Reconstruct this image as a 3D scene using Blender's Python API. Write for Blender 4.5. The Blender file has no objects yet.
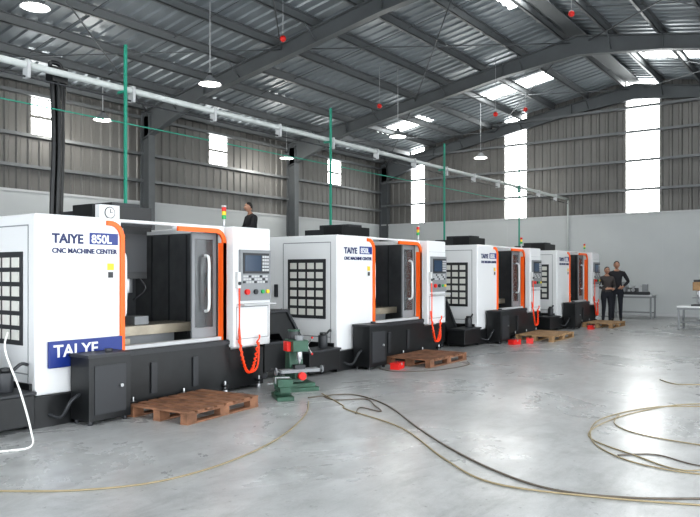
import bpy, math, random
from mathutils import Vector, Matrix
random.seed(4)
scene=bpy.context.scene
COL=scene.collection
# ------------------------------------------------------------ materials
M={}
def mat(name,col,rough=0.5,metal=0.0,noise=0.0,nscale=6.0,emit=None,es=0.0,bump=0.0,alpha=1.0,coat=0.0):
    m=bpy.data.materials.new(name); m.use_nodes=True
    nt=m.node_tree; b=nt.nodes['Principled BSDF']
    b.inputs['Base Color'].default_value=(*col,1)
    b.inputs['Roughness'].default_value=rough
    b.inputs['Metallic'].default_value=metal
    b.inputs['Coat Weight'].default_value=coat
    b.inputs['Alpha'].default_value=alpha
    if emit:
        b.inputs['Emission Color'].default_value=(*emit,1); b.inputs['Emission Strength'].default_value=es
    if noise>0 or bump>0:
        tc=nt.nodes.new('ShaderNodeTexCoord'); n=nt.nodes.new('ShaderNodeTexNoise')
        n.inputs['Scale'].default_value=nscale; n.inputs['Detail'].default_value=5
        nt.links.new(tc.outputs['Object'],n.inputs['Vector'])
        if noise>0:
            r=nt.nodes.new('ShaderNodeValToRGB')
            r.color_ramp.elements[0].position=.3; r.color_ramp.elements[1].position=.7
            r.color_ramp.elements[0].color=(*[c*(1-noise) for c in col],1)
            r.color_ramp.elements[1].color=(*[min(1,c*(1+noise)) for c in col],1)
            nt.links.new(n.outputs['Fac'],r.inputs['Fac']); nt.links.new(r.outputs['Color'],b.inputs['Base Color'])
        if bump>0:
            bp=nt.nodes.new('ShaderNodeBump'); bp.inputs['Strength'].default_value=bump
            nt.links.new(n.outputs['Fac'],bp.inputs['Height']); nt.links.new(bp.outputs['Normal'],b.inputs['Normal'])
    M[name]=m; return m
mat('white',(.72,.73,.74),.35,coat=.2)
mat('offwhite',(.62,.63,.63),.5,noise=.03)
mat('black',(.010,.011,.012),.38,noise=.2,nscale=9)
mat('dark',(.03,.032,.036),.45)
mat('interior',(.10,.105,.11),.4,metal=.2,noise=.15)
mat('orange',(.95,.14,.012),.4)
mat('hose_orange',(.95,.07,.012),.4)
mat('steel',(.45,.46,.47),.35,metal=.7,noise=.1)
mat('table_steel',(.38,.34,.27),.4,metal=.3,noise=.15)
mat('grey',(.23,.24,.25),.45)
mat('lightgrey',(.48,.49,.50),.5)
mat('ventsq',(.62,.62,.58),.5)
mat('glass_dark',(.12,.13,.135),.12,alpha=.5)
mat('screen',(.02,.03,.05),.15,emit=(.1,.2,.35),es=.15)
mat('blue',(.008,.03,.20),.35)
mat('navytext',(.01,.02,.10),.4)
mat('red',(.65,.02,.015),.4)
mat('green_l',(.03,.35,.10),.4)
mat('yellow',(.8,.55,.03),.4)
mat('mgreen',(.03,.085,.055),.45,noise=.25)
mat('teal',(.02,.26,.18),.5)
mat('wood',(.21,.105,.06),.75,noise=.4,nscale=7,bump=.2)
mat('wood_light',(.33,.21,.11),.75,noise=.3,nscale=7,bump=.2)
mat('sheet_roof',(.31,.34,.365),.42,metal=.45,noise=.12,nscale=.7)
mat('sheet_wall',(.165,.162,.155),.5,metal=.25,noise=.12,nscale=.8)
mat('wall_paint',(.46,.48,.485),.6,noise=.05,nscale=.6)
mat('beam',(.12,.13,.137),.5,metal=.2,noise=.08,nscale=2)
mat('purlin',(.18,.19,.197),.45,metal=.4)
mat('pipe',(.50,.53,.52),.45)
mat('sky_panel',(.9,.9,.85),.5,emit=(.98,1,.99),es=8)
mat('win_panel',(.9,.9,.85),.5,emit=(.98,1,.99),es=8)
mat('lampglow',(1,1,1),.5,emit=(1,.98,.92),es=9)
mat('cable_y',(.30,.245,.15),.5)
mat('cable_d',(.12,.10,.08),.5)
mat('cable_w',(.75,.75,.73),.5)
mat('skin',(.40,.22,.15),.55)
mat('hair',(.012,.010,.009),.6)
mat('eye',(.01,.01,.01),.3)
mat('lip',(.35,.12,.10),.5)
mat('jacket_black',(.018,.018,.022),.8)
mat('jacket_grey',(.06,.052,.05),.8)
mat('trousers',(.02,.022,.03),.85)
mat('shoes',(.02,.018,.016),.5)
# concrete floor
def concrete():
    m=bpy.data.materials.new('concrete'); m.use_nodes=True; nt=m.node_tree; b=nt.nodes['Principled BSDF']
    N=nt.nodes.new; Lk=nt.links.new
    tc=N('ShaderNodeTexCoord')
    def noise(sc,det,ro=.5,dist=0,map_scale=None):
        n=N('ShaderNodeTexNoise'); n.inputs['Scale'].default_value=sc; n.inputs['Detail'].default_value=det; n.inputs['Roughness'].default_value=ro; n.inputs['Distortion'].default_value=dist
        if map_scale:
            mp=N('ShaderNodeMapping'); mp.inputs['Scale'].default_value=map_scale; mp.inputs['Rotation'].default_value=(0,0,.5); Lk(tc.outputs['Object'],mp.inputs['Vector']); Lk(mp.outputs[0],n.inputs['Vector'])
        else: Lk(tc.outputs['Object'],n.inputs['Vector'])
        return n
    n1=noise(.45,9,.65,.6); n2=noise(4,9,.65); n3=noise(90,2); n4=noise(1.0,8,.7,1.2,(1,4,1)); n5=noise(14,4,.6); n6=noise(1.7,10,.75,.8)
    def ramp(n,p0,c0,p1,c1):
        r=N('ShaderNodeValToRGB'); r.color_ramp.elements[0].position=p0; r.color_ramp.elements[1].position=p1
        r.color_ramp.elements[0].color=(*c0,1); r.color_ramp.elements[1].color=(*c1,1); Lk(n.outputs['Fac'],r.inputs['Fac']); return r
    base=ramp(n1,.35,(.385,.395,.40),.68,(.53,.54,.545))
    def mul(a,bn,fac):
        x=N('ShaderNodeMix'); x.data_type='RGBA'; x.blend_type='MULTIPLY'; x.inputs[0].default_value=fac
        Lk(a,x.inputs[6]); Lk(bn.outputs[0],x.inputs[7]); return x.outputs[2]
    c=mul(base.outputs[0],ramp(n2,.3,(.74,.74,.74),.62,(1,1,1)),.75)
    c=mul(c,ramp(n4,.36,(.66,.66,.66),.52,(1,1,1)),.5)
    c=mul(c,ramp(n6,.38,(.70,.70,.69),.50,(1,1,1)),.5)
    c=mul(c,ramp(n5,.27,(.40,.39,.38),.36,(1,1,1)),.8)
    c=mul(c,ramp(n3,.3,(.8,.8,.8),.6,(1,1,1)),.5)
    Lk(c,b.inputs['Base Color'])
    rr=N('ShaderNodeMapRange'); rr.inputs['From Min'].default_value=.3; rr.inputs['From Max'].default_value=.7
    rr.inputs['To Min'].default_value=.40; rr.inputs['To Max'].default_value=.20
    Lk(n1.outputs['Fac'],rr.inputs['Value']); Lk(rr.outputs[0],b.inputs['Roughness'])
    bp=N('ShaderNodeBump'); bp.inputs['Strength'].default_value=.06
    Lk(n2.outputs['Fac'],bp.inputs['Height']); Lk(bp.outputs['Normal'],b.inputs['Normal'])
    M['concrete']=m
concrete()
# ------------------------------------------------------------ mesh builder
class MB:
    def __init__(s): s.v=[]; s.f=[]; s.m=[]; s.sm=[]; s.slots=[]
    def mi(s,m):
        if m not in s.slots: s.slots.append(m)
        return s.slots.index(m)
    def add(s,vs,fs,m,smooth=False):
        o=len(s.v); s.v+= [tuple(p) for p in vs]; k=s.mi(m)
        for f in fs:
            s.f.append([i+o for i in f]); s.m.append(k); s.sm.append(smooth)
    def box(s,x0,x1,y0,y1,z0,z1,m):
        vs=[(x,y,z) for x in (x0,x1) for y in (y0,y1) for z in (z0,z1)]
        s.add(vs,[(0,1,3,2),(4,6,7,5),(0,4,5,1),(2,3,7,6),(0,2,6,4),(1,5,7,3)],m)
    def prism(s,poly,axis,a0,a1,m):
        n=len(poly)
        def P(p,a):
            if axis=='x': return (a,p[0],p[1])
            if axis=='y': return (p[0],a,p[1])
            return (p[0],p[1],a)
        vs=[P(p,a0) for p in poly]+[P(p,a1) for p in poly]
        fs=[tuple(range(n)),tuple(range(2*n-1,n-1,-1))]+[(i,i+n,(i+1)%n+n,(i+1)%n) for i in range(n)]
        s.add(vs,fs,m)
    def tube(s,pts,radii,m,n=8,cap=True):
        pts=[Vector(p) for p in pts]
        if not isinstance(radii,(list,tuple)): radii=[radii]*len(pts)
        vs=[];nrm=None
        for i,p in enumerate(pts):
            t=(pts[min(i+1,len(pts)-1)]-pts[max(i-1,0)]).normalized()
            if nrm is None:
                a=Vector((0,0,1)) if abs(t.z)<.9 else Vector((1,0,0))
                nrm=t.cross(a).normalized()
            else:
                nrm=(nrm-t*nrm.dot(t)).normalized()
            bn=t.cross(nrm)
            for k in range(n):
                a=2*math.pi*k/n; vs.append(p+(nrm*math.cos(a)+bn*math.sin(a))*radii[i])
        fs=[]
        for i in range(len(pts)-1):
            for k in range(n):
                fs.append((i*n+k,i*n+(k+1)%n,(i+1)*n+(k+1)%n,(i+1)*n+k))
        s.add(vs,fs,m,True)
        if cap:
            o=len(s.v)-len(vs); k=s.mi(m)
            s.f.append([o+i for i in range(n)][::-1]); s.m.append(k); s.sm.append(False)
            L=(len(pts)-1)*n
            s.f.append([o+L+i for i in range(n)]); s.m.append(k); s.sm.append(False)
    def cyl(s,p0,p1,r,m,n=18,r2=None):
        s.tube([p0,p1],[r,r if r2 is None else r2],m,n)
    def ball(s,c,r,m,nu=14,nv=9,fn=None,v0=0,v1=1):
        vs=[];fs=[]
        for j in range(nv+1):
            th=math.pi*(v0+(v1-v0)*j/nv)
            for i in range(nu):
                ph=2*math.pi*i/nu
                p=Vector((math.sin(th)*math.cos(ph),math.sin(th)*math.sin(ph),math.cos(th)))
                if fn: p=fn(p)
                vs.append((c[0]+p.x*r[0],c[1]+p.y*r[1],c[2]+p.z*r[2]))
        for j in range(nv):
            for i in range(nu):
                fs.append((j*nu+i,(j+1)*nu+i,(j+1)*nu+(i+1)%nu,j*nu+(i+1)%nu))
        s.add(vs,fs,m,True)
    def ribbon(s,path,w,y0,y1,m):
        P=[Vector(p) for p in path]; L=[];R=[]
        for i,p in enumerate(P):
            t=(P[min(i+1,len(P)-1)]-P[max(i-1,0)]).normalized(); nn=Vector((-t.y,t.x))
            L.append(p+nn*w/2); R.append(p-nn*w/2)
        n=len(P); vs=[(q.x,y0,q.y) for q in L]+[(q.x,y0,q.y) for q in R]+[(q.x,y1,q.y) for q in L]+[(q.x,y1,q.y) for q in R]
        fs=[]
        for i in range(n-1):
            fs+=[(i,i+1,n+i+1,n+i),(2*n+i,3*n+i,3*n+i+1,2*n+i+1),(i,2*n+i,2*n+i+1,i+1),(n+i,n+i+1,3*n+i+1,3*n+i)]
        fs+=[(0,n,3*n,2*n),(n-1,3*n-1,4*n-1,2*n-1)]
        s.add(vs,fs,m)
    def mesh(s,name):
        me=bpy.data.meshes.new(name); me.from_pydata(s.v,[],s.f)
        for q in s.slots: me.materials.append(M[q])
        me.polygons.foreach_set('material_index',s.m); me.polygons.foreach_set('use_smooth',s.sm)
        me.update()
        import bmesh
        bm=bmesh.new(); bm.from_mesh(me); bmesh.ops.recalc_face_normals(bm,faces=bm.faces); bm.to_mesh(me); bm.free()
        return me
    def build(s,name,parent=None,loc=(0,0,0),rz=0,bevel=0,me=None):
        me=me or s.mesh(name); return place(name,me,parent,loc,rz,bevel)
def place(name,me,parent=None,loc=(0,0,0),rz=0,bevel=0):
    o=bpy.data.objects.new(name,me); COL.objects.link(o); o.location=loc; o.rotation_euler=(0,0,rz)
    if parent: o.parent=parent
    if bevel:
        b=o.modifiers.new('bevel','BEVEL'); b.width=bevel; b.segments=2; b.limit_method='ANGLE'; b.angle_limit=1.0
    return o
def empty(name,loc=(0,0,0),rz=0):
    e=bpy.data.objects.new(name,None); COL.objects.link(e); e.location=loc; e.rotation_euler=(0,0,rz); return e
def text(name,body,size,m,parent,loc,rot=(math.pi/2,0,0),ext=.003,bold=0):
    c=bpy.data.curves.new(name,'FONT'); c.body=body; c.size=size; c.extrude=ext; c.offset=bold
    c.materials.append(M[m]); o=bpy.data.objects.new(name,c); COL.objects.link(o); o.parent=parent; o.location=loc; o.rotation_euler=rot; return o
def smooth_path(P,k=6):
    P=[Vector(p) for p in P]; out=[]
    for i in range(len(P)-1):
        a=P[max(i-1,0)];b=P[i];c=P[i+1];d=P[min(i+2,len(P)-1)]
        for j in range(k):
            t=j/k; out.append(.5*((2*b)+(c-a)*t+(2*a-5*b+4*c-d)*t*t+(3*b-a-3*c+d)*t**3))
    out.append(P[-1]); return out
# ------------------------------------------------------------ building
XF=25.5; YL=17.0; YR=-4.4; XB=-6.3; YRI=6.3
def roof(y): return 6.35+.177*(17-y) if y>=YRI else 6.35+.177*(y-YR)
FR=[XB,.1,6.5,12.9,19.3,XF-.12]
b=MB(); b.box(-12,XF+.1,-12,YL+.1,-.2,0,'concrete'); b.build('floor')
STR=[9.95,15.95,22.2]
def corr(name,length,pitch,h,pt,levels,mf):
    n=int(length/pitch); pitch=length/n; ss=[]
    for i in range(n):
        for a,q in ((0,0),(.55,0),(.65,1),(.9,1)): ss.append(((i+a)*pitch,q*h))
    ss.append((length,0))
    mb=MB(); nl=len(levels)
    vs=[pt(s,q,t) for (s,q) in ss for t in levels]
    groups={}
    for i in range(len(ss)-1):
        for j in range(nl-1):
            mm=mf((ss[i][0]+ss[i+1][0])/2,(levels[j]+levels[j+1])/2)
            groups.setdefault(mm,[]).append((i*nl+j,(i+1)*nl+j,(i+1)*nl+j+1,i*nl+j+1))
    mb.v=[tuple(v) for v in vs]
    for mm,fs in groups.items():
        k=mb.mi(mm)
        for f in fs: mb.f.append(list(f)); mb.m.append(k); mb.sm.append(False)
    return mb.build(name)
def instrip(x,w=.5): return any(abs(x-c)<w for c in STR)
corr('wall_left',XF-XB,.3,.035,lambda s,q,t:(XB+s,YL-q,t),[0,3.4,5.0,5.42,5.5,5.92,6.4],
     lambda s,t:'win_panel' if instrip(XB+s,.40) and (5.0<t<5.42 or 5.5<t<5.92) else 'sheet_wall')
FS=[(15.0,.3),(10.7,.40),(6.1,.50)]
def farlev(s,q,t):
    y=YR+s; return (XF-q,y,3.4+(roof(y)-3.4)*t if t>0 else 0)
corr('wall_far',YL-YR,.3,.035,farlev,[0,1e-6,1.0],
     lambda s,t:'win_panel' if t>.01 and any(abs(YR+s-c)<w for c,w in FS) else 'sheet_wall')
SK=[(22.2,12.6,14.6),(22.2,8.3,10.6),(22.2,3.3,5.4),(16.0,5.0,7.2),(9.9,-2,2),(3.4,7,11),(3.4,-2,3)]
def insk(x,y): return any(abs(x-a)<.5 and y0<y<y1 for a,y0,y1 in SK)
LV=[i/40 for i in range(41)]
corr('ceiling',XF-XB,.33,-.035,lambda s,q,t:(XB+s,YL+(YRI-YL)*t,roof(YL+(YRI-YL)*t)+q),LV,lambda s,t:'sky_panel' if insk(XB+s,YL+(YRI-YL)*t) else 'sheet_roof')
corr('ceiling_slope_right',XF-XB,.33,-.035,lambda s,q,t:(XB+s,YR+(YRI-.001-YR)*t,roof(YR+(YRI-.001-YR)*t)+q),LV,lambda s,t:'sky_panel' if insk(XB+s,YR+(YRI-YR)*t) else 'sheet_roof')
b=MB(); b.box(XB,XF-.12,YL-.12,YL-.04,0,3.5,'wall_paint'); b.box(XB,XF-.12,YL-.15,YL-.04,3.5,3.56,'lightgrey'); b.build('wall_left_lower')
b=MB(); b.box(XF-.12,XF-.04,YR,YL-.12,0,3.5,'wall_paint'); b.box(XF-.15,XF-.04,YR,YL-.15,3.5,3.56,'lightgrey')
for k in range(1,15): b.box(XF-.124,XF-.12,YR+k*1.4,YR+k*1.4+.012,.1,3.5,'lightgrey')
b.build('wall_far_lower')
b=MB(); b.box(XF-.15,XF-.12,YR,YL-.12,0,.1,'lightgrey'); b.build('baseboard_far')
b=MB(); b.box(XB,XF,YR-.06,YR,4.9,6.4,'sheet_wall'); b.box(17,XF,YR-.06,YR,0,4.9,'wall_paint'); b.build('wall_right')
b=MB(); b.prism([(YR,5.2),(YL,5.2),(YL,6.35),(YRI,8.2),(YR,6.35)],'x',XB-.1,XB-.02,'sheet_wall'); b.box(XB-.1,XB-.02,11,YL,0,5.2,'wall_paint'); b.build('wall_back')
b=MB()
for z in (4.15,4.93,5.98): b.box(XB,XF-.05,YL-.2,YL-.04,z-.04,z+.04,'purlin')
b.build('trim_1')
b=MB()
for z in (4.35,5.35,6.35,7.2):
    y1=min(YL,17-(z-6.35)/.177) if z>6.3 else YL
    y0=max(YR,YR+(z-6.35)/.177) if z>6.3 else YR
    b.box(XF-.2,XF-.04,y0+.2,y1-.2,z-.04,z+.04,'purlin')
b.build('trim_2')
for i,x in enumerate(FR):
    b=MB()
    for sgn,ye in ((1,YL-.2),(-1,YR+.2)):
        ym=ye-sgn*2.6; yr=YRI+(.0 if sgn>0 else -.001)
        T=.24
        ys=[ye,ym,YRI+sgn*2.2,yr]
        dd=[.8,.36,.36,.5]
        for k in range(3):
            a,c=ys[k],ys[k+1]; da,dc=dd[k],dd[k+1]
            b.prism([(a,roof(a)-T),(c,roof(c)-T),(c,roof(c)-T-dc),(a,roof(a)-T-da)],'x',x-.012,x+.012,'beam')
            b.prism([(a,roof(a)-T-da),(c,roof(c)-T-dc),(c,roof(c)-T-dc-.03),(a,roof(a)-T-da-.03)],'x',x-.1,x+.1,'beam')
            b.prism([(a,roof(a)-T),(c,roof(c)-T),(c,roof(c)-T-.025),(a,roof(a)-T-.025)],'x',x-.1,x+.1,'beam')
            b.prism([(a-.01,roof(a)-T),(a+.01,roof(a)-T),(a+.01,roof(a)-T-da),(a-.01,roof(a)-T-da)],'x',x-.1,x+.1,'beam')
        cy=ye-sgn*.15
        b.box(x-.012,x+.012,cy-.17,cy+.17,0,6.0,'beam')
        for q in (-.18,.18): b.box(x-.11,x+.11,cy+q-.015,cy+q+.015,0,6.05,'beam')
    b.build('steel_frame')
b=MB()
y=YL-.35
ys=[]
while y>YR+.2:
    ys.append(y); y-=1.25
for y in ys:
    z=roof(y)-.04
    b.box(XB,XF-.1,y-.008,y+.008,z-.2,z,'purlin'); b.box(XB,XF-.1,y-.008,y+.07,z-.2,z-.185,'purlin'); b.box(XB,XF-.1,y-.07,y+.008,z-.015,z,'purlin')
b.box(XB,XF-.1,YRI-.2,YRI+.2,8.05,8.08,'purlin')
b.build('roof_purlins')
b=MB()
for i in range(len(FR)-1):
    x0,x1=FR[i],FR[i+1]
    for ya,yb in ((16.6,11.5),(11.5,6.5),(6.0,.8)):
        if i in (0,2,4) or ya<12:
            za,zb=roof(ya)-.36,roof(yb)-.36
            b.tube([(x0,ya,za),(x1,yb,zb)],.016,'beam',6); b.tube([(x0,yb,zb),(x1,ya,za)],.016,'beam',6)
    for y in ys[1::2]:
        for s in (-1,1):
            xx=x0 if s>0 else x1
            b.tube([(xx,y,roof(y)-.6),(xx+s*.45,y,roof(y)-.22)],.016,'beam',6)
    for q in (.33,.66):
        xx=x0+(x1-x0)*q
        for ya,yb in ((16.6,YRI),(YRI,-4)):
            b.tube([(xx,ya,roof(ya)-.14),(xx,yb,roof(yb)-.14)],.009,'beam',6)
b.build('roof_bracing')
# ------------------------------------------------------------ pipe rack
b=MB()
b.tube([(-2,8.62,4.15),(XF-.2,8.62,4.15)],.045,'pipe',10)
b.tube([(XF-.2,8.62,4.19),(XF-.2,8.62,1.5)],.03,'pipe',10)
b.box(XF-.26,XF-.13,8.5,8.74,1.3,1.6,'lightgrey')
b.tube([(-2,8.62,4.0),(XF-.16,8.62,4.0)],.012,'dark',6)
for x in [i*1.6 for i in range(0,16)]: b.box(x-.02,x+.02,8.56,8.68,3.98,4.21,'lightgrey')
b.build('overhead_pipe')
b=MB()
for x in (1.3,6.2,11.0,15.7,20.5):
    b.box(x-.018,x+.018,8.48,8.515,0,4.75,'teal'); b.box(x-.1,x+.1,8.42,8.58,0,.02,'teal')
    b.box(x-.02,x+.02,8.5,8.66,4.07,4.1,'teal')
b.box(1.3,20.5,8.49,8.51,3.62,3.635,'teal')
b.build('green_post_rack')
b=MB()
for dx,dy,r in ((-.05,0,.035),(.02,.03,.04),(.07,-.01,.03),(0,-.05,.03)):
    b.tube(smooth_path([(5.3+dx,8.78+dy,4.25),(5.3+dx,8.78+dy,4.13),(5.31+dx,8.76+dy,3.2),(5.28+dx,8.76+dy,2.2),(5.3+dx,8.76+dy,1.0),(5.3+dx,8.76+dy,.03)]),r,'black',8)
b.tube(smooth_path([(5.25,8.78,4.2),(5.2,8.75,4.3),(5.35,8.75,4.28),(5.42,8.78,4.0),(5.36,8.76,3.4)]),.03,'black',8)
b.box(5.2,5.42,8.69,8.86,4.05,4.25,'black')
b.build('power_cable_bundle')
# ------------------------------------------------------------ lamps
for (x,y,z) in ((6.5,11.4,6.05),(10.35,11.26,5.55),(17,10.7,5.4),(22.4,10.7,5.5),(10.7,15.6,5.4),(18,15.8,5.4),(10.5,2,5.6),(17,2,5.6),(3.5,3.5,6.0)):
    b=MB()
    prof=[(.04,.16),(.07,.14),(.1,.08),(.19,.02),(.24,-.03)]
    b.tube([(0,0,.2),(0,0,.16)],[.05,.05],'dark',14)
    b.tube([(0,0,q) for r,q in prof],[r for r,q in prof],'grey',24,cap=False)
    b.tube([(0,0,-.0),(0,0,-.025)],[.2,.215],'lampglow',24)
    b.tube([(0,0,.2),(0,0,roof(y)-z-.08)],.012,'lightgrey',6)
    o=b.build('high_bay_lamp',loc=(x,y,z))
    L=bpy.data.lights.new('lamp_light','POINT'); L.energy=70; L.shadow_soft_size=.2; L.color=(1,.97,.9)
    lo=bpy.data.objects.new('lamp_light',L); COL.objects.link(lo); lo.parent=o; lo.location=(0,0,-.26)
for (x,y,z) in ((8.4,9.2,6.9),(11.5,10.2,6.6),(16.5,11,6.2),(19,8.6,6.1),(15.5,5.2,7.25),(21,8.5,6.6)):
    b=MB(); b.ball((0,0,0),(.07,.07,.07),'red'); b.tube([(0,0,.07),(0,0,roof(y)-z-.08)],.007,'lightgrey',6); b.build('fire_extinguisher_ball',loc=(x,y,z))
# ------------------------------------------------------------ CNC machine
def arc(cx,cz,r,a0,a1,n=8): return [(cx+r*math.cos(math.radians(a0+(a1-a0)*i/n)),cz+r*math.sin(math.radians(a0+(a1-a0)*i/n))) for i in range(n+1)]
H=2.07
def m_housing():
    b=MB()
    b.box(0,.97,0,1.88,.30,H,'white')
    b.box(2.46,3.12,.02,1.88,.52,H,'white')
    b.box(2.49,3.15,-.15,.04,.56,H-.005,'white')
    b.box(.97,2.46,1.80,1.88,.5,H,'white')
    b.box(1.72,2.46,-.005,.10,1.99,H,'white')
    b.box(.9,1.8,.02,.07,2.03,H,'white')
    return b
def m_details():
    b=MB()
    b.box(-.03,3.1,.06,1.86,.06,.42,'black')
    b.box(-.06,1.0,-.04,.3,.0,.30,'black')
    b.box(.93,2.52,-.06,.1,.05,.66,'black')
    b.box(2.5,3.12,-.05,.3,.04,.52,'black')
    for x in (.1,1.1,2.2,3.0):
        for y in (.15,1.7): b.cyl((x,y,0),(x,y,.07),.06,'dark')
    for x in (1.05,1.75,2.4,3.0):
        b.cyl((x,-.09,0),(x,-.09,.05),.035,'steel',10); b.cyl((x,-.09,.05),(x,-.09,.16),.012,'steel',8); b.box(x-.04,x+.04,-.12,-.05,.09,.11,'black')
    b.box(1.3,1.38,-.08,-.06,.16,.5,'dark'); b.box(1.9,1.98,-.08,-.06,.16,.5,'dark')
    b.box(.95,2.5,-.075,-.06,.60,.65,'dark')
    # interior
    b.box(.975,2.455,1.72,1.79,.5,2.0,'interior')
    b.box(.972,.985,.1,1.75,.5,2.0,'interior'); b.box(2.44,2.455,.1,1.75,.5,2.0,'interior')
    b.prism([(.1,.66),(.35,.55),(1.4,.55),(1.75,.75),(1.75,.45),(.1,.45)],'x',.98,2.45,'interior')
    for k in range(9): b.box(1.0+k*.16,1.015+k*.16,1.69,1.72,.75,1.98,'dark')
    for k in range(4): b.box(2.425,2.44,.3+k*.35,.315+k*.35,.7,1.98,'dark')
    b.box(1.3,2.1,.5,1.1,.5,.76,'grey')
    b.box(1.0,2.35,.42,.95,.76,.87,'table_steel')
    for y in (.5,.62,.74,.86): b.box(1.0,2.35,y,y+.02,.868,.874,'dark')
    b.box(1.0,1.3,.3,1.6,.66,.74,'table_steel')
    b.box(1.55,1.75,.55,.8,.87,.97,'grey')
    b.box(1.3,1.85,1.2,1.72,.5,2.25,'dark')
    b.box(1.38,1.78,.62,1.25,1.42,2.0,'black')
    b.box(1.40,1.76,.60,.62,1.5,1.95,'dark')
    b.cyl((1.58,.8,1.45),(1.58,.8,1.25),.1,'steel'); b.cyl((1.58,.8,1.26),(1.58,.8,1.12),.055,'steel',r2=.035)
    b.cyl((1.58,.8,1.12),(1.58,.8,1.0),.018,'steel',10)
    b.tube(smooth_path([(1.5,.66,1.44),(1.44,.62,1.3),(1.5,.7,1.16)]),.015,'orange',6)
    b.tube(smooth_path([(1.68,.66,1.44),(1.74,.6,1.3),(1.64,.7,1.16)]),.012,'dark',6)
    b.tube(smooth_path([(1.45,.6,1.9),(1.2,.5,1.85),(1.12,.5,1.6),(1.3,.55,1.35),(1.42,.62,1.44)]),.02,'black',8)
    b.cyl((1.18,.85,1.5),(1.18,.85,1.62),.19,'dark',20); b.cyl((1.18,.85,1.62),(1.18,.85,1.85),.09,'black',16)
    for k in range(10):
        a=k*math.pi/5; b.cyl((1.18+.15*math.cos(a),.85+.15*math.sin(a),1.5),(1.18+.15*math.cos(a),.85+.15*math.sin(a),1.41),.024,'steel',8,r2=.015)
    b.box(1.0,1.16,.8,.9,1.68,1.8,'black')
    # top covers
    b.box(1.12,1.95,.75,1.15,2.0,2.29,'black'); b.box(1.45,1.85,.85,1.5,2.0,2.34,'dark')
    b.box(1.12,1.95,.735,.75,2.05,2.12,'dark')
    # sliding door, pushed open to the right
    D=2.04
    b.box(D,D+.04,.10,.13,.70,1.98,'grey'); b.box(2.38,2.43,.10,.13,.70,1.98,'grey')
    b.box(D+.04,2.38,.10,.13,.70,.82,'grey'); b.box(D+.04,2.38,.10,.13,1.9,1.98,'grey')
    b.box(D+.04,2.38,.11,.12,.82,1.9,'glass_dark')
    b.box(.98,1.06,.09,.12,.70,1.98,'grey')
    b.box(1.0,2.46,.0,.10,.655,.70,'lightgrey')
    def handle(x,y):
        b.tube(smooth_path([(x,y,1.02),(x,y-.07,1.06),(x,y-.075,1.35),(x,y-.07,1.66),(x,y,1.70)],5),.018,'white',8)
    handle(2.24,.10); handle(1.03,.09)
    # orange trim
    b.ribbon([(1.72,2.005)]+arc(2.31,1.865,.14,90,0)+[(2.45,1.2),(2.45,.62)],.055,-.03,.0,'orange')
    b.box(2.423,2.478,-.03,.06,.58,1.86,'orange')
    b.ribbon([(.78,2.015)]+arc(.82,1.865,.15,90,0)+[(.97,1.2),(.97,.66)],.05,-.022,.01,'orange')
    b.box(.965,1.0,-.02,.09,.66,1.9,'orange')
    # vent window on the left side
    b.box(-.012,.0,.22,.98,.78,1.70,'dark')
    for i in range(4):
        for j in range(6):
            y=.27+i*.175; z=.83+j*.143
            b.box(-.022,-.01,y,y+.13,z,z+.098,'ventsq')
    for z in (.5,1.95): b.box(-.006,.0,.12,1.08,z,z+.012,'grey')
    for y in (.12,1.08,1.5): b.box(-.006,.0,y,y+.01,.34,1.95,'grey')
    b.box(-.03,0,1.2,1.26,1.1,1.3,'dark')
    b.box(.78,.88,-.006,0,1.42,1.60,'offwhite'); b.box(.79,.87,-.008,-.005,1.52,1.59,'yellow'); b.box(.80,.86,-.009,-.007,1.44,1.50,'dark')
    # coolant tank in front
    b.box(.34,.82,-.36,-.05,.04,.66,'black'); b.box(.32,.84,-.38,-.05,.66,.69,'dark')
    b.box(.40,.76,-.368,-.36,.10,.58,'dark'); b.cyl((.67,-.2,.69),(.67,-.2,.72),.04,'dark')
    b.cyl((.70,-.37,.36),(.70,-.39,.36),.018,'steel')
    for x in (.38,.78):
        for y in (-.32,-.1): b.cyl((x,y,0),(x,y,.04),.025,'dark',10)
    b.tube(smooth_path([(.36,-.2,.3),(.24,-.22,.25),(.18,-.15,.1),(.12,-.03,.12)]),.018,'dark',8)
    return b
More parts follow.
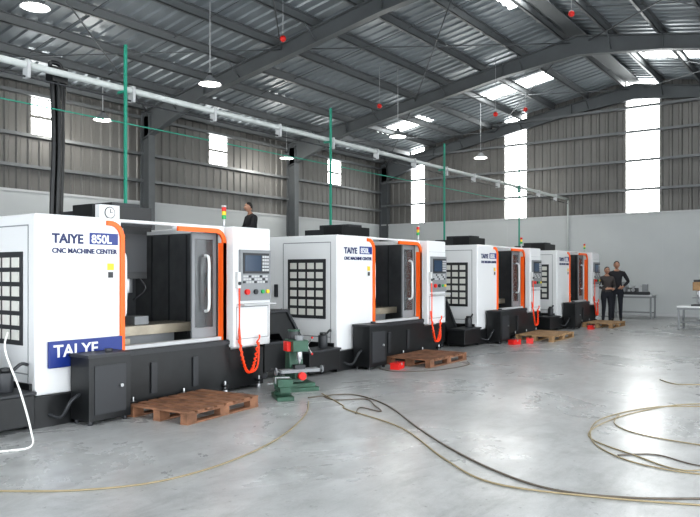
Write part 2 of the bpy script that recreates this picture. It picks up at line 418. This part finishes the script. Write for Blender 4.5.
def m_panel():
    b=MB()
    y=-.15; o=-.09
    b.box(2.66+o,3.21+o,y-.035,y,1.14,1.78,'grey')
    b.box(2.70+o,3.17+o,y-.042,y-.034,1.48,1.74,'dark'); b.box(2.73+o,3.02+o,y-.046,y-.041,1.51,1.71,'screen')
    for i in range(3):
        for j in range(5): b.box(3.04+o+i*.042,3.072+o+i*.042,y-.05,y-.042,1.51+j*.042,1.54+j*.042,'lightgrey')
    for i in range(9):
        for j in range(3): b.box(2.70+o+i*.05,2.74+o+i*.05,y-.044,y-.034,1.36+j*.036,1.385+j*.036,'lightgrey' if (i+j)%4 else 'dark')
    b.cyl((2.76+o,y-.03,1.25),(2.76+o,y-.07,1.25),.035,'red'); b.cyl((2.92+o,y-.03,1.25),(2.92+o,y-.06,1.25),.032,'dark')
    b.cyl((3.05+o,y-.03,1.25),(3.05+o,y-.055,1.25),.025,'green_l'); b.cyl((3.14+o,y-.03,1.25),(3.14+o,y-.055,1.25),.025,'yellow')
    for z in (.66,1.06): b.box(2.62+o,3.2+o,y-.003,y,z,z+.008,'grey')
    b.box(2.62+o,2.628+o,y-.003,y,.66,1.06,'grey'); b.box(3.19+o,3.198+o,y-.003,y,.66,1.06,'grey')
    b.box(2.52,3.13,y-.003,y,1.86,1.866,'lightgrey')
    b.box(2.505,2.56,y-.05,y,1.30,1.50,'offwhite'); b.cyl((2.532,y-.05,1.36),(2.532,y-.065,1.36),.022,'dark')
    b.box(2.64+o,3.22+o,y-.12,y,1.085,1.105,'lightgrey')
    pts=[]
    N=150
    for i in range(N+1):
        t=i/N; x=2.53+.34*t; z=.70-.46*math.sin(math.pi*t)**.7; a=t*2*math.pi*20
        pts.append((x+.014*math.cos(a),y-.055+.014*math.sin(a),z))
    b.tube(pts,.011,'hose_orange',6)
    b.tube(smooth_path([(2.532,y-.05,1.30),(2.525,y-.06,1.0),(2.53,y-.055,.70)]),.010,'hose_orange',6)
    b.tube(smooth_path([(2.58,y-.0,.8),(2.56,y-.06,.5),(2.66,y-.07,.26),(2.84,y-.06,.30),(2.93,y-.0,.6)]),.014,'hose_orange',6)
    b.cyl((2.56,.1,H),(2.56,.1,H+.10),.016,'steel')
    for k,c in enumerate(('green_l','yellow','red')): b.cyl((2.56,.1,H+.10+k*.05),(2.56,.1,H+.147+k*.05),.028,c)
    b.cyl((2.56,.1,H+.25),(2.56,.1,H+.27),.03,'lightgrey')
    return b
def m_conveyor():
    b=MB()
    b.prism([(.3,.06),(.3,.26),(-.32,.30),(-.80,.92),(-1.2,.92),(-1.2,.62),(-.98,.62),(-.48,.06)],'y',.3,.68,'black')
    b.prism([(-.34,.34),(-.80,.95),(-.84,.93),(-.38,.31)],'y',.27,.71,'dark')
    b.box(-1.22,-.78,.27,.71,.92,.96,'dark')
    b.box(-1.05,-.85,.68,.92,.70,.88,'dark'); b.cyl((-.95,.70,.8),(-.95,1.0,.8),.07,'grey')
    b.box(-.66,-.62,.32,.36,0,.3,'dark'); b.box(-.66,-.62,.62,.66,0,.3,'dark')
    b.box(-1.3,-.86,.28,.7,.10,.50,'black'); b.box(-1.33,-.83,.25,.73,.48,.52,'dark')
    for x in (-1.25,-.92):
        for y in (.33,.65): b.cyl((x,y-.015,.05),(x,y+.015,.05),.05,'dark',12)
    # low tank under the conveyor, in front
    b.box(-.78,-.06,-.10,.26,.05,.34,'black'); b.box(-.80,-.05,-.12,.28,.34,.37,'dark')
    b.cyl((-.25,.08,.37),(-.25,.08,.56),.07,'dark'); b.cyl((-.25,.08,.56),(-.25,.08,.60),.05,'black')
    b.tube(smooth_path([(-.25,.08,.5),(-.12,.06,.62),(-.01,.12,.6)]),.018,'dark',6)
    b.box(-.5,-.03,.8,1.7,.05,.40,'black'); b.cyl((-.3,1.1,.4),(-.3,1.1,.72),.07,'grey'); b.cyl((-.3,1.4,.4),(-.3,1.4,.66),.06,'dark')
    b.tube(smooth_path([(-.3,1.1,.7),(-.2,1.1,.85),(-.02,1.1,.9)]),.02,'dark',6)
    return b
mh=m_housing().mesh('housing'); md=m_details().mesh('machine_details'); mp=m_panel().mesh('operator_panel'); mc=m_conveyor().mesh('chip_conveyor')
MX=[3.65,8.45,13.25,17.95]
for i,x in enumerate(MX):
    e=empty('cnc_machining_center',(x,6.4,0))
    place('housing',mh,e,bevel=.025); place('base_and_interior',md,e,bevel=.006); place('operator_panel',mp,e,bevel=.004); place('chip_conveyor',mc,e,bevel=.008)
    text('label_name','TAIYE',.13,'navytext',e,(.17,-.004,1.79),bold=.004)
    bb=MB(); bb.box(.585,.92,-.008,0,1.785,1.905,'blue'); bb.build('label_badge',e)
    text('label_number','850L',.12,'white',e,(.60,-.010,1.80),bold=.003)
    text('label_caption','CNC MACHINE CENTER',.068,'navytext',e,(.17,-.004,1.69),bold=.002)
    if i==0:
        bb=MB(); bb.box(.12,.95,-.044,-.005,.56,.82,'blue'); bb.build('sign_board',e,bevel=.005)
        text('sign_text','TAI YE',.17,'white',e,(.16,-.047,.665),bold=.003)
        bb=MB(); bb.box(1.15,1.42,.66,.745,2.10,2.28,'white'); bb.cyl((1.285,.655,2.19),(1.285,.66,2.19),.07,'dark',20); bb.cyl((1.285,.650,2.19),(1.285,.656,2.19),.06,'white',20)
        bb.box(1.282,1.288,.645,.65,2.19,2.235,'dark'); bb.box(1.285,1.32,.645,.65,2.187,2.193,'dark'); bb.build('dial_gauge',e)
# ------------------------------------------------------------ pallets
def pallet(w,d,m,loc,rz):
    b=MB(); n=8; bw=w/n*.74
    for k in range(n):
        x=-w/2+bw/2+(w-bw)*k/(n-1); b.box(x-bw/2,x+bw/2,-d/2,d/2,.108,.128,m)
    for y in (-d/2+.05,0,d/2-.05):
        b.box(-w/2,w/2,y-.045,y+.045,.088,.107,m)
        for x in (-w/2+.07,0,w/2-.07): b.box(x-.07,x+.07,y-.045,y+.045,.019,.088,m)
        b.box(-w/2,w/2,y-.05,y+.05,0,.019,m)
    return b.build('wooden_pallet',loc=loc,rz=rz,bevel=.003)
pallet(1.12,.84,'wood',(5.10,5.78,0),.10)
pallet(1.3,.82,'wood',(10.2,5.84,0),.02)
pallet(1.5,.84,'wood_light',(15.35,5.74,0),.03)
pallet(1.3,.80,'wood_light',(19.75,5.72,0),.0)
# ------------------------------------------------------------ small things on floor
b=MB()  # small green manual milling machine
b.box(-.24,.24,-.17,.17,0,.05,'mgreen'); b.box(-.2,.2,-.14,.14,.05,.10,'mgreen')
b.prism([(-.02,.1),(.19,.1),(.17,.52),(.03,.52)],'x',-.09,.09,'mgreen')
b.box(-.10,.10,-.15,.16,.50,.64,'mgreen')
b.cyl((0,-.10,.50),(0,-.10,.40),.035,'steel'); b.cyl((0,-.10,.40),(0,-.10,.34),.022,'steel',r2=.012)
b.cyl((0,.10,.64),(0,.10,.74),.075,'dark'); b.cyl((0,.10,.74),(0,.10,.76),.08,'mgreen')
b.cyl((0,-.09,.64),(0,-.09,.70),.055,'grey')
b.box(-.26,.26,-.16,-.02,.24,.28,'grey'); b.box(-.08,.08,-.15,.0,.16,.24,'mgreen')
for s in (-1,1):
    b.cyl((s*.26,-.09,.26),(s*.30,-.09,.26),.012,'steel',8); b.cyl((s*.30,-.09,.26),(s*.315,-.09,.26),.05,'grey',16); b.cyl((s*.315,-.06,.29),(s*.36,-.06,.29),.012,'dark',8)
b.cyl((0,-.16,.20),(0,-.22,.20),.05,'red')
for k in range(3):
    a=k*2.1; b.tube([(.10,-.02,.56),(.14,-.02,.56),(.18,-.02+.12*math.cos(a),.56+.12*math.sin(a))],.008,'steel',6); b.ball((.18,-.02+.12*math.cos(a),.56+.12*math.sin(a)),(.016,.016,.016),'red',8,6)
b.box(-.15,-.10,-.06,.08,.50,.62,'red')
b.box(-.07,.07,-.13,-.03,.28,.33,'dark')
b.build('bench_milling_machine',loc=(6.80,5.80,0),rz=-.5,bevel=.005)
b=MB()  # vise
b.box(-.22,.22,-.1,.1,0,.05,'mgreen'); b.cyl((0,0,.05),(0,0,.09),.1,'mgreen'); b.box(-.2,.12,-.065,.065,.09,.16,'mgreen')
b.box(-.2,-.1,-.09,.09,.16,.25,'mgreen'); b.box(.03,.11,-.09,.09,.14,.25,'mgreen'); b.box(-.1,-.085,-.09,.09,.17,.25,'steel'); b.box(.015,.03,-.09,.09,.17,.25,'steel')
b.cyl((.1,0,.13),(.3,0,.13),.018,'steel',10); b.cyl((.29,-.12,.13),(.29,.12,.13),.01,'steel',8); b.ball((.29,-.12,.13),(.018,.018,.018),'steel'); b.ball((.29,.12,.13),(.018,.018,.018),'steel')
b.build('machine_vise',loc=(6.25,5.55,0),rz=.9,bevel=.006)
def toolbox(x,y,rz):
    b=MB(); b.box(-.13,.13,-.07,.07,0,.08,'red'); b.box(-.135,.135,-.075,.075,.08,.10,'red'); b.tube([(-.06,0,.10),(-.06,0,.13),(.06,0,.13),(.06,0,.10)],.006,'dark',6); b.box(-.02,.02,-.08,-.07,.06,.10,'steel')
    b.build('red_toolbox',loc=(x,y,0),rz=rz,bevel=.006)
toolbox(9.2,5.8,.2); toolbox(13.75,5.8,-.2); toolbox(14.2,5.65,.4); toolbox(18.6,5.72,.1)
# cables
def cable(name,P,r,m,jit=.0):
    P=[(x+random.uniform(-jit,jit),y+random.uniform(-jit,jit)) for x,y in P]
    b=MB(); b.tube(smooth_path([(x,y,r+.0005) for x,y in P],8),r,m,6); b.build(name)
cable('floor_cable',[(2.3,4.95),(2.45,4.74),(2.78,4.32),(3.24,4.04),(3.91,4.02),(4.74,4.24),(5.65,4.70),(6.25,5.15)],.007,'cable_y')
cable('floor_cable',[(6.42,5.3),(6.9,5.03),(6.61,4.33),(5.76,3.38),(5.17,2.65),(4.81,2.06),(4.70,1.65),(4.83,1.23),(5.12,.80),(5.5,.3)],.008,'cable_d')
cable('floor_cable',[(6.75,5.35),(6.3,4.7),(6.12,4.5),(5.72,3.57),(4.96,2.68),(4.6,2.1),(4.72,1.41),(5.0,.7)],.007,'cable_y')
cable('floor_cable',[(6.6,5.2),(6.5,4.95),(6.75,4.7),(6.5,4.4),(6.25,4.15),(6.3,4.45),(6.0,4.3)],.007,'cable_d')
RL=[(8.8,1.1),(8.58,1.44),(8.19,1.87),(7.22,2.13),(6.32,1.94),(5.84,1.57),(5.69,1.2),(5.72,.89),(5.8,.5)]
cable('floor_cable',RL,.006,'cable_y')
cable('floor_cable',[(x+.14,y-.03) for x,y in RL],.006,'cable_y',.1)
cable('floor_cable',[(7.6,2.05),(7.1,1.95),(6.78,1.64),(6.67,1.04),(6.8,.6)],.006,'cable_y')
cable('floor_cable',[(5.9,1.6),(6.1,1.35),(5.95,1.0),(6.1,.6),(6.4,.4)],.006,'cable_d')
cable('floor_cable',[(10.39,2.25),(10.1,2.0),(10.24,1.72),(10.5,1.4)],.007,'cable_y')
cable('floor_cable',[(9.0,6.0),(8.9,5.6),(9.4,5.2),(10.2,5.1),(10.6,5.3)],.007,'cable_d')
b=MB(); b.tube(smooth_path([(3.3,6.25,.95),(3.2,6.1,.8),(3.27,5.98,.45),(3.30,5.86,.12),(3.22,5.72,.012),(3.0,5.75,.012),(2.8,5.85,.012)],8),.009,'cable_w',8)
b.build('white_hose')
# ------------------------------------------------------------ workbenches
def bench(w,d,h,top,loc,rz):
    b=MB(); b.box(-w/2,w/2,-d/2,d/2,h-.04,h,top)
    for x in (-w/2+.04,w/2-.04):
        for y in (-d/2+.04,d/2-.04): b.box(x-.025,x+.025,y-.025,y+.025,0,h-.04,'grey')
    b.box(-w/2+.04,w/2-.04,-d/2+.06,d/2-.06,.18,.2,'grey')
    for y in (-d/2+.04,d/2-.04): b.box(-w/2,w/2,y-.015,y+.015,h-.1,h-.04,'grey')
    b.build('workbench',loc=loc,rz=rz,bevel=.004)
bench(1.3,.65,.76,'lightgrey',(23.9,6.0,0),math.pi/2)
bench(1.5,.7,.62,'white',(20.0,3.1,0),math.pi/2)
b=MB() # bench lathe
b.box(-.5,.5,-.12,.12,0,.10,'dark'); b.box(-.5,-.2,-.15,.15,.10,.42,'grey'); b.cyl((-.2,0,.28),(-.10,0,.28),.1,'steel'); b.box(-.04,.14,-.16,.16,.10,.22,'dark'); b.box(.3,.46,-.08,.08,.10,.34,'grey'); b.cyl((.22,0,.28),(.3,0,.28),.025,'steel')
b.cyl((.05,-.16,.16),(.05,-.2,.16),.06,'steel'); b.box(.0,.1,-.06,.04,.22,.30,'steel')
b.build('bench_lathe',loc=(23.9,6.0,.761),rz=-math.pi/2,bevel=.004)
b=MB() # drill press
b.box(-.14,.14,-.2,.2,0,.04,'dark'); b.cyl((0,.1,.04),(0,.1,.62),.035,'steel'); b.box(-.1,.1,-.2,.18,.40,.62,'wood_light'); b.cyl((0,-.1,.42),(0,-.1,.28),.022,'steel'); b.box(-.11,.11,-.2,.08,.2,.22,'grey')
b.box(-.08,.08,-.18,.2,.62,.68,'dark'); b.tube([(.1,-.05,.5),(.18,-.05,.5),(.22,-.12,.4)],.01,'steel',6)
b.build('drill_press',loc=(20.0,3.4,.621),rz=-math.pi/2,bevel=.004)
# stepladder
b=MB(); PH=1.42
for s in (-1,1):
    b.tube([(s*.26,.05,PH-.04),(s*.34,.5,0)],.018,'lightgrey',8); b.tube([(s*.26,-.05,PH-.04),(s*.34,-.5,0)],.018,'lightgrey',8)
for k in range(6):
    z=.22+k*.2; yy=-.5+.45*z/(PH-.04); b.box(-.31,.31,yy-.04,yy+.04,z-.015,z+.01,'lightgrey')
b.box(-.3,.3,-.2,.2,PH-.04,PH,'lightgrey')
b.build('step_ladder',loc=(11.55,11.15,0))
# ------------------------------------------------------------ people
def person(name,loc,rz,height,top,arms,lean=0.0,stride=0.0,headturn=0.0):
    root=empty(name,loc,rz); S=height/1.76
    V=[];E=[];Rr=[];lab=[]
    def v(p,r,par=None,l=None):
        V.append(Vector(p)); Rr.append(r); i=len(V)-1
        if par is not None: E.append((par,i)); lab.append(l)
        return i
    def ln(p):
        z=max(0,p[2]-.95); return (p[0],p[1]-lean*z,p[2])
    pe=v((0,0,.95),.135); wa=v(ln((0,.0,1.09)),.125,pe,top); ch=v(ln((0,0,1.27)),.15,wa,top); uc=v(ln((0,.01,1.40)),.11,ch,top)
    nk=v(ln((0,.01,1.49)),.056,uc,'skin'); v(ln((0,-.005,1.56)),.052,nk,'skin')
    ends=[]
    for s in (-1,1):
        st=stride*s
        hp=v((s*.095,0,.86),.098,pe,'trousers'); kn=v((s*.105,-.03-st*.5,.50),.066,hp,'trousers'); an=v((s*.11,.02-st,.11),.047,kn,'trousers')
        he=v((s*.11,.03-st,.05),.042,an,'shoes'); v((s*.125,-.15-st,.035),.034,he,'shoes')
        A=arms[0 if s<0 else 1]
        sh=v(ln((s*.175,.01,1.405)),.066,uc,top); el=v(ln(A[0]),.048,sh,top); wr=v(ln(A[1]),.033,el,top)
        d=(Vector(A[2])-Vector(A[1])).normalized(); pm=v(ln(tuple(Vector(A[1])+d*.075)),.030,wr,'skin')
        ends.append((s,V[wr].copy(),V[pm].copy()))
    me=bpy.data.meshes.new(name+'_sk'); me.from_pydata([tuple(p) for p in V],E,[])
    o=bpy.data.objects.new(name+'_sk',me); COL.objects.link(o)
    sk=o.modifiers.new('s','SKIN'); sk.use_smooth_shade=True
    for i,sv in enumerate(me.skin_vertices[0].data):
        sv.radius=(Rr[i],Rr[i]); sv.use_root=(i==0)
    sb=o.modifiers.new('u','SUBSURF'); sb.levels=2; sb.render_levels=2
    dg=bpy.context.evaluated_depsgraph_get(); dg.update()
    nm=bpy.data.meshes.new_from_object(o.evaluated_get(dg))
    bpy.data.objects.remove(o)
    mats=[top,'trousers','skin','shoes']; nm.materials.clear()
    for q in mats: nm.materials.append(M[q])
    for p in nm.polygons:
        c=p.center; best=9;bl=top
        for (a,bb),l in zip(E,lab):
            A=V[a];B=V[bb];t=max(0,min(1,(c-A).dot(B-A)/(B-A).length_squared)); dd=(c-(A+(B-A)*t)).length-.5*(Rr[a]+(Rr[bb]-Rr[a])*t)
            if dd<best: best=dd;bl=l
        if bl==top and c.z<.90 and abs(c.x)<.2: bl='trousers'
        p.material_index=mats.index(bl); p.use_smooth=True
    for q in nm.vertices:
        if q.co.z>.7: q.co.x*=1.08
    bo=place('body',nm,root); bo.scale=(S,S,S)
    zmin=min(q.co.z for q in nm.vertices)
    root.location.z-=zmin*S
    b=MB(); hc=Vector(ln((0,-.02,1.64)))
    def hf(p):
        q=p.copy()
        if q.z<0: k=1-.38*(-q.z)**1.5; q.x*=k; q.y*=(1-.22*(-q.z))
        if q.y<-.6 and abs(q.x)<.22 and -.35<q.z<.15: q.y-=.06
        return q
    b.ball((0,0,0),(.077,.098,.118),'skin',24,16,hf)
    b.tube([(0,-.092,.02),(0,-.112,-.018),(0,-.096,-.03)],[.008,.015,.010],'skin',8)
    for s in (-1,1):
        b.ball((s*.03,-.088,.012),(.013,.008,.008),'offwhite',8,6); b.ball((s*.03,-.094,.012),(.006,.005,.006),'eye',8,6)
        b.box(s*.03-.016,s*.03+.016,-.096,-.088,.03,.036,'hair')
        b.ball((s*.079,.005,-.005),(.010,.02,.03),'skin',8,6)
    b.ball((0,-.086,-.055),(.024,.010,.007),'lip',10,6)
    b.ball((0,.014,.018),(.084,.098,.112),'hair',22,12,lambda p: Vector((p.x,p.y,p.z)) if (p.z>.35 or p.y>-.05) else Vector((p.x*.9,max(p.y,-.25)*.8,p.z)),0,.62)
    ho=b.build('head',root,loc=hc*S,rz=headturn); ho.scale=(S,S,S)
    b=MB()
    for s,w,p in ends:
        d=(p-w).normalized(); side=d.cross(Vector((s,0,0)))
        if side.length<.2: side=Vector((0,-1,0))
        side.normalize(); nrm=d.cross(side).normalized()
        for k,(off,L) in enumerate(((-.026,.062),(-.009,.075),(.009,.070),(.025,.055))):
            q=p+side*off+d*.015; inn=nrm*(1 if nrm.x*s<0 else -1)
            b.tube([q,q+d*L*.5,q+d*L*.85+inn*L*.22,q+d*L*1.05+inn*L*.5],[.010,.0095,.0085,.006],'skin',8)
        q=w+d*.03-side*.028; b.tube([q,q+d*.03-side*.02,q+d*.06-side*.025],[.012,.010,.007],'skin',8)
        b.tube([w,w+d*.05,p+d*.03],[.024,.030,.028],'skin',10)
    h=b.build('hands',root); h.scale=(S,S,S)
    for q in h.data.vertices: q.co.x*=1.08
    return root
down=lambda s:((s*.255,.03,1.13),(s*.265,-.06,.90),(s*.262,-.09,.80))
front=lambda s:((s*.25,.03,1.13),(s*.13,-.22,1.06),(s*.03,-.27,1.08))
hip=lambda s:((s*.30,.06,1.16),(s*.17,-.10,1.02),(s*.10,-.16,.98))
reach=lambda s:((s*.22,-.10,1.16),(s*.18,-.34,1.12),(s*.15,-.44,1.10))
person('man_standing',(22.2,6.05,0),math.radians(-75),1.84,'jacket_black',(down(-1),hip(1)),headturn=.1)
person('man_standing',(21.4,6.12,0),math.radians(-50),1.66,'jacket_grey',(front(-1),front(1)),headturn=-.2)
person('man_on_ladder',(11.55,11.15,PH),math.radians(-110),1.66,'jacket_black',(reach(-1),reach(1)),lean=.15)
# ------------------------------------------------------------ light
w=bpy.data.worlds.new('World'); scene.world=w; w.use_nodes=True
bg=w.node_tree.nodes['Background']; bg.inputs[0].default_value=(.92,.965,1,1); bg.inputs[1].default_value=5.3
# ------------------------------------------------------------ camera
cam=bpy.data.cameras.new('Camera'); co=bpy.data.objects.new('Camera',cam); COL.objects.link(co)
cam.sensor_width=36; cam.lens=36; cam.shift_y=13.5/700
co.location=(0,0,1.5); co.rotation_euler=(math.pi/2,0,math.radians(36.1-90)); scene.camera=co
cam.clip_end=200
scene.view_settings.view_transform='Standard'; scene.view_settings.exposure=0.05
try: scene.view_settings.look='Medium High Contrast'
except Exception: pass
